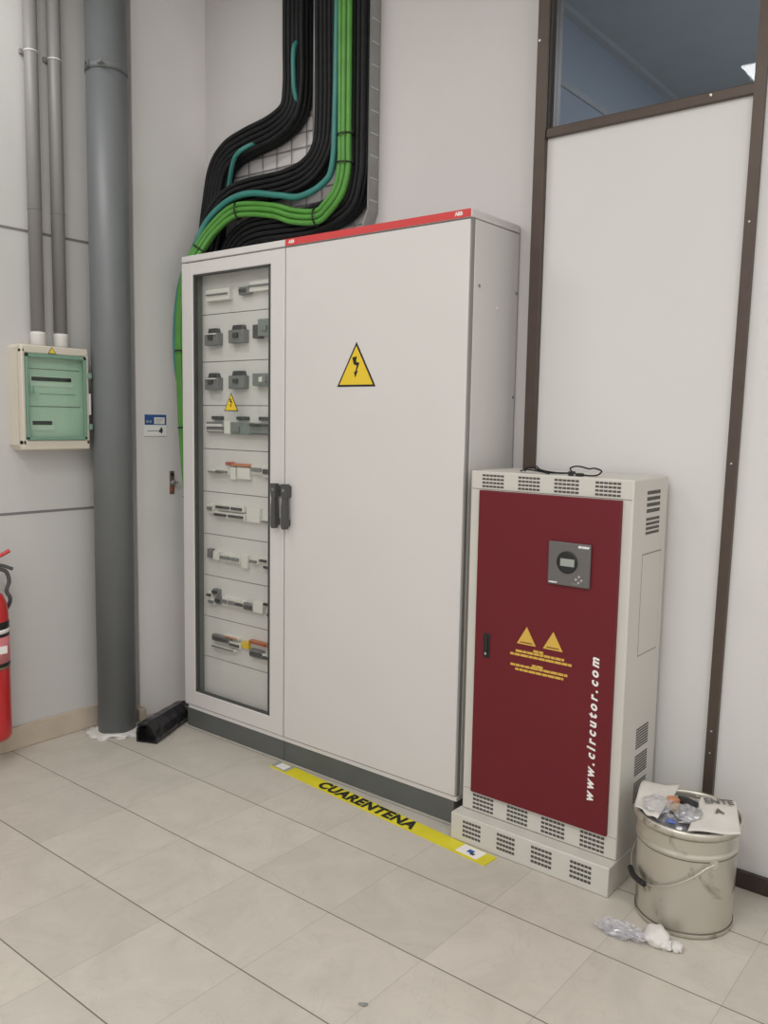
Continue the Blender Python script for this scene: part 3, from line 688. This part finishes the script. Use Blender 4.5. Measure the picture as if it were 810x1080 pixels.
# yellow strip
P0, P1, P2, P3 = Vector((.640, -.075)), Vector((1.723, -.166)), Vector((1.730, -.100)), Vector((.640, -.012))
def on(u, v): return (P0*(1-u)*(1-v) + P1*u*(1-v) + P2*u*v + P3*(1-u)*v)
def quad(b, u0, u1, v0, v1, z0, z1, m): b.prism([on(u0, v0), on(u1, v0), on(u1, v1), on(u0, v1)], 'z', z0, z1, m)
b = MB(); quad(b, 0, 1, 0, 1, 0, .004, M['tape'])
obj_strip = thing('marking_strip', 'long yellow strip lettered CUARENTENA on the floor in front of the cabinets', 'strip', (1.18, -.09, 0))
obj('strip_board', b, obj_strip)
b = MB(); quad(b, .0, .085, .1, .95, .004, .0046, M['lcd']); quad(b, .02, .07, .2, .85, .0046, .005, M['white']); obj('end_sticker', b, obj_strip, label='grey and white sticker')
b = MB(); quad(b, .885, .965, .12, .95, .004, .0046, M['white']); quad(b, .915, .935, .4, .7, .0046, .005, M['blue']); quad(b, .93, .945, .3, .5, .0046, .005, M['dark']); obj('end_sticker', b, obj_strip, label='white sticker')
ang = math.atan2(-.09, 1.086)
b = MB(); c = on(.478, .48)
b.text('CUARENTENA', .070, Matrix.Translation((c.x, c.y, .0046)) @ Matrix.Rotation(ang, 4, 'Z'), M['black'], .0005, spacing=1.1, offset=.0032)
obj('lettering', b, obj_strip)

# tin bucket
BX, BY, BH = 2.302, -.006, .312
bk = thing('bucket', 'dented tin bucket full of rubbish beside the maroon-door cabinet', 'bucket', (BX, BY, 0))
b = MB()
b.lathe((BX, BY, 0), [(.120, .006), (.130, .006), (.131, .0), (.135, .002), (.1345, .012), (.1335, .018), (.1334, .022), (.1373, .222), (.1374, .227), (.1408, .231), (.1408, .239), (.1380, .243), (.1381, .248), (.1392, .284), (.1393, .292), (.135, .29), (.130, .02), (.01, .014)], M['tin'], 64)
for v in b.bm.verts:      # shallow dents
    if .03 < v.co.z < .22:
        d = Vector((v.co.x-BX, v.co.y-BY, 0)); k = noise.noise(Vector((v.co.x*14, v.co.y*14, v.co.z*10)))*.004; v.co += d.normalized()*k
obj('body', b, bk)
obj('rim', MB().lathe((BX, BY, BH), [(.1385, -.020), (.146, -.024), (.1495, -.016), (.1495, -.006), (.146, .0), (.140, .0), (.1375, -.006)], M['tin'], 64, closed=True), bk)
def bp(deg, z, r=.146): a = math.radians(deg); return Vector((BX+r*math.cos(a), BY+r*math.sin(a), z))
path = [bp(-41, .225), bp(-50, .215), bp(-62, .19), bp(-80, .158), bp(-98, .135), bp(-112, .124), bp(-131, .118), bp(-150, .122, .149), bp(-175, .15, .152), bp(-200, .19, .15), bp(-221, .225)]
bl = obj('bail', MB().tube(smooth_path(path, 5), .0026, M['steel'], 8), bk)
grip = smooth_path([bp(-116, .121, .151), bp(-126, .120, .153), bp(-136, .122, .155), bp(-147, .128, .155)], 4)
obj('grip', MB().tube(grip, .0085, M['black'], 10), bl)
for dg_ in (-41, -221): obj('bail_ear', MB().lathe(bp(dg_, .225, .141), [(.013, -.006), (.013, .003), (.009, .006)], M['tin'], 16, 'y'), bk)
for r_, z_ in ((.1382, .2275), (.1402, .2865), (.1350, .0165)):
    obj('seam_groove', MB().lathe((BX, BY, 0), [(r_-.001, z_-.0016), (r_+.0008, z_-.0016), (r_+.0008, z_+.0016), (r_-.001, z_+.0016)], M['tindark'], 64, closed=True), bk)
# rubbish lying in the bucket
b = MB().lump((BX, BY, .278), (.124, .124, .045), M['greyfoil'], .18, 3.5, 2, 4)
tag(obj('crumpled_wrapping', b, None, at=(BX, BY, .27)), 'crumpled silvery wrapping filling the tin bucket', 'rubbish')
def bump_fn(a, f, s, bend=0):
    return lambda u, v: Vector((noise.noise(Vector((u*f, v*f, s)))*a*.5, noise.noise(Vector((u*f, v*f, s+5)))*a*.5, noise.noise(Vector((u*f, v*f, s+9)))*a - bend*(1-v)**2))
b = MB().sheet([(2.185, -.115, .328), (2.262, -.138, .322), (2.245, .085, .336), (2.140, .045, .338)], bump_fn(.010, 2.5, 1), M['paper'])
tag(obj('card_sheet', b, None, at=(2.2, 0, .33)), 'pale card flap across the left of the tin bucket mouth', 'card')
CS = [(2.352, -.158, .324), (2.468, -.078, .322), (2.402, .095, .336), (2.318, .050, .338)]
b = MB().sheet(CS, bump_fn(.006, 2.2, 4), M['paper'])
cs = obj('card_sheet', b, None, at=(2.4, 0, .33))
tag(cs, 'pale card with dark lettering across the right of the tin bucket mouth', 'card')
def patch_mtx(P, u, v, lift=.006):
    P = [Vector(p) for p in P]; c = P[0]*(1-u)*(1-v)+P[1]*u*(1-v)+P[2]*u*v+P[3]*(1-u)*v
    X = ((P[1]-P[0])*.4+(P[2]-P[3])*.6).normalized(); Y = (P[3]-P[0]); Y = (Y-X*Y.dot(X)).normalized(); Z = X.cross(Y)
    return Matrix.Translation(c+Z*lift) @ Matrix((X, Y, Z)).transposed().to_4x4()
b = MB(); b.text('ENTE', .034, patch_mtx(CS, .52, .84), M['ink'], .0006, offset=.001); b.text('A', .034, patch_mtx(CS, .55, .55), M['ink'], .0006, offset=.001)
obj('lettering', b, cs)
b = MB().lump((2.262, -.02, .335), (.022, .016, .010), M['orange'], .3, 2, 3, 2); tag(obj('wrapper', b, None, at=(2.262, -.02, .33)), 'small orange wrapper on the rubbish in the bucket', 'wrapper')
b = MB().lump((2.298, -.01, .336), (.036, .020, .012), M['black'], .35, 2, 5, 2, -.4); tag(obj('scrap', b, None, at=(2.3, 0, .33)), 'black plastic scrap beside the orange wrapper in the bucket', 'scrap')
b = MB().lump((2.282, -.05, .328), (.030, .026, .012), M['tan'], .3, 2, 8, 2); tag(obj('scrap', b, None, at=(2.28, -.05, .32)), 'tan paper scrap below the orange wrapper in the bucket', 'scrap')
b = MB().lump((2.292, -.118, .316), (.015, .010, .006), M['bluebit'], .25, 2, 11, 2); tag(obj('scrap', b, None, at=(2.29, -.11, .31)), 'small blue scrap at the front rim of the bucket', 'scrap')
b = MB().lump((2.235, -.07, .334), (.040, .048, .014), M['film'], .45, 3, 13, 3); tag(obj('plastic_film', b, None, at=(2.235, -.07, .33)), 'clear plastic film scrap on the left of the bucket rubbish', 'film')
b = MB().lump((2.325, -.075, .330), (.034, .045, .016), M['greyfoil'], .45, 3, 17, 3); tag(obj('foil_scrap', b, None, at=(2.32, -.07, .32)), 'grey crumpled foil scrap beside the lettered card in the bucket', 'foil')
# litter on the floor
b = MB().lump((2.212, -.232, .019), (.066, .028, .019), M['film'], .4, 3.2, 21, 4, .12)
b.lump((2.212, -.232, .015), (.050, .02, .012), M['film'], .6, 4, 25, 3, .12)
tag(obj('plastic_film', b, None, at=(2.212, -.232, 0)), 'crumpled clear plastic film on the floor in front of the bucket', 'film')
b = MB().lump((2.296, -.195, .018), (.034, .040, .022), M['tissue'], .25, 1.8, 31, 3, .3, True)
b.lump((2.325, -.208, .012), (.022, .018, .014), M['tissue'], .3, 2, 35, 3, 0, True)
tag(obj('paper_tissue', b, None, at=(2.30, -.20, 0)), 'white crumpled tissue on the floor beside the clear film', 'tissue')
b = MB().lump((2.352, -.195, .010), (.016, .020, .012), M['tissue'], .35, 2, 37, 3, .5, True)
tag(obj('paper_tissue', b, None, at=(2.352, -.195, 0)), 'small torn bit of white tissue right of the larger tissue', 'tissue')

b = MB().lump((1.847, -.908, .002), (.012, .006, .003), M['mid'], .4, 2, 41, 2, .5)
tag(obj('debris_chip', b, None, at=(1.847, -.908, 0)), 'small dark chip lying on a floor tile in the foreground', 'debris')

# ------------------------------------------------------------------ light
def area(name, loc, size, size_y, power, col=(1, .985, .965), rot=(0, 0, 0)):
    l = bpy.data.lights.new(name, 'AREA'); l.shape = 'RECTANGLE'; l.size = size; l.size_y = size_y; l.energy = power; l.color = col
    o = bpy.data.objects.new(name, l); C.objects.link(o); o.location = loc; o.rotation_euler = rot; return o
area('ceiling_area_light', (2.075, -2.45, CEIL-.02), 1.2, .6, 34)
area('ceiling_area_light', (.2, -1.2, CEIL-.02), .8, .5, 13)
area('ceiling_area_light', (2.15, -4.6, CEIL-.02), 1.2, .6, 30)
area('ceiling_area_light', (4.3, -2.3, CEIL-.02), 1.2, .6, 30)  # added fill from the right for surfaces facing that way, no known lamp
area('dim_room_light', (3.2, 2.2, 3.36), .5, .5, 62, (1, .98, .95))
W = bpy.data.worlds.new('World'); S.world = W; W.use_nodes = True
bg = W.node_tree.nodes['Background']; bg.inputs['Color'].default_value = (1, .99, .985, 1); bg.inputs['Strength'].default_value = .8

# ------------------------------------------------------------------ camera
cd = bpy.data.cameras.new('camera'); cam = bpy.data.objects.new('camera', cd); C.objects.link(cam)
cd.sensor_fit = 'HORIZONTAL'; cd.sensor_width = 36; cd.lens = 893.88/810*36; cd.clip_start = .05
F = Vector((-.62292, .77477, -.10818)); R = Vector((.77804, .62797, .01735)); U = Vector((-.08137, .07336, .99398))
m = Matrix((R, U, -F)).transposed().to_4x4(); m.translation = (3.0692, -2.3813, 1.4119); cam.matrix_world = m
S.camera = cam
S.view_settings.view_transform = 'Standard'; S.view_settings.look = 'None'; S.view_settings.gamma = 1; S.view_settings.use_curve_mapping = False
S.view_settings.exposure = 0.12
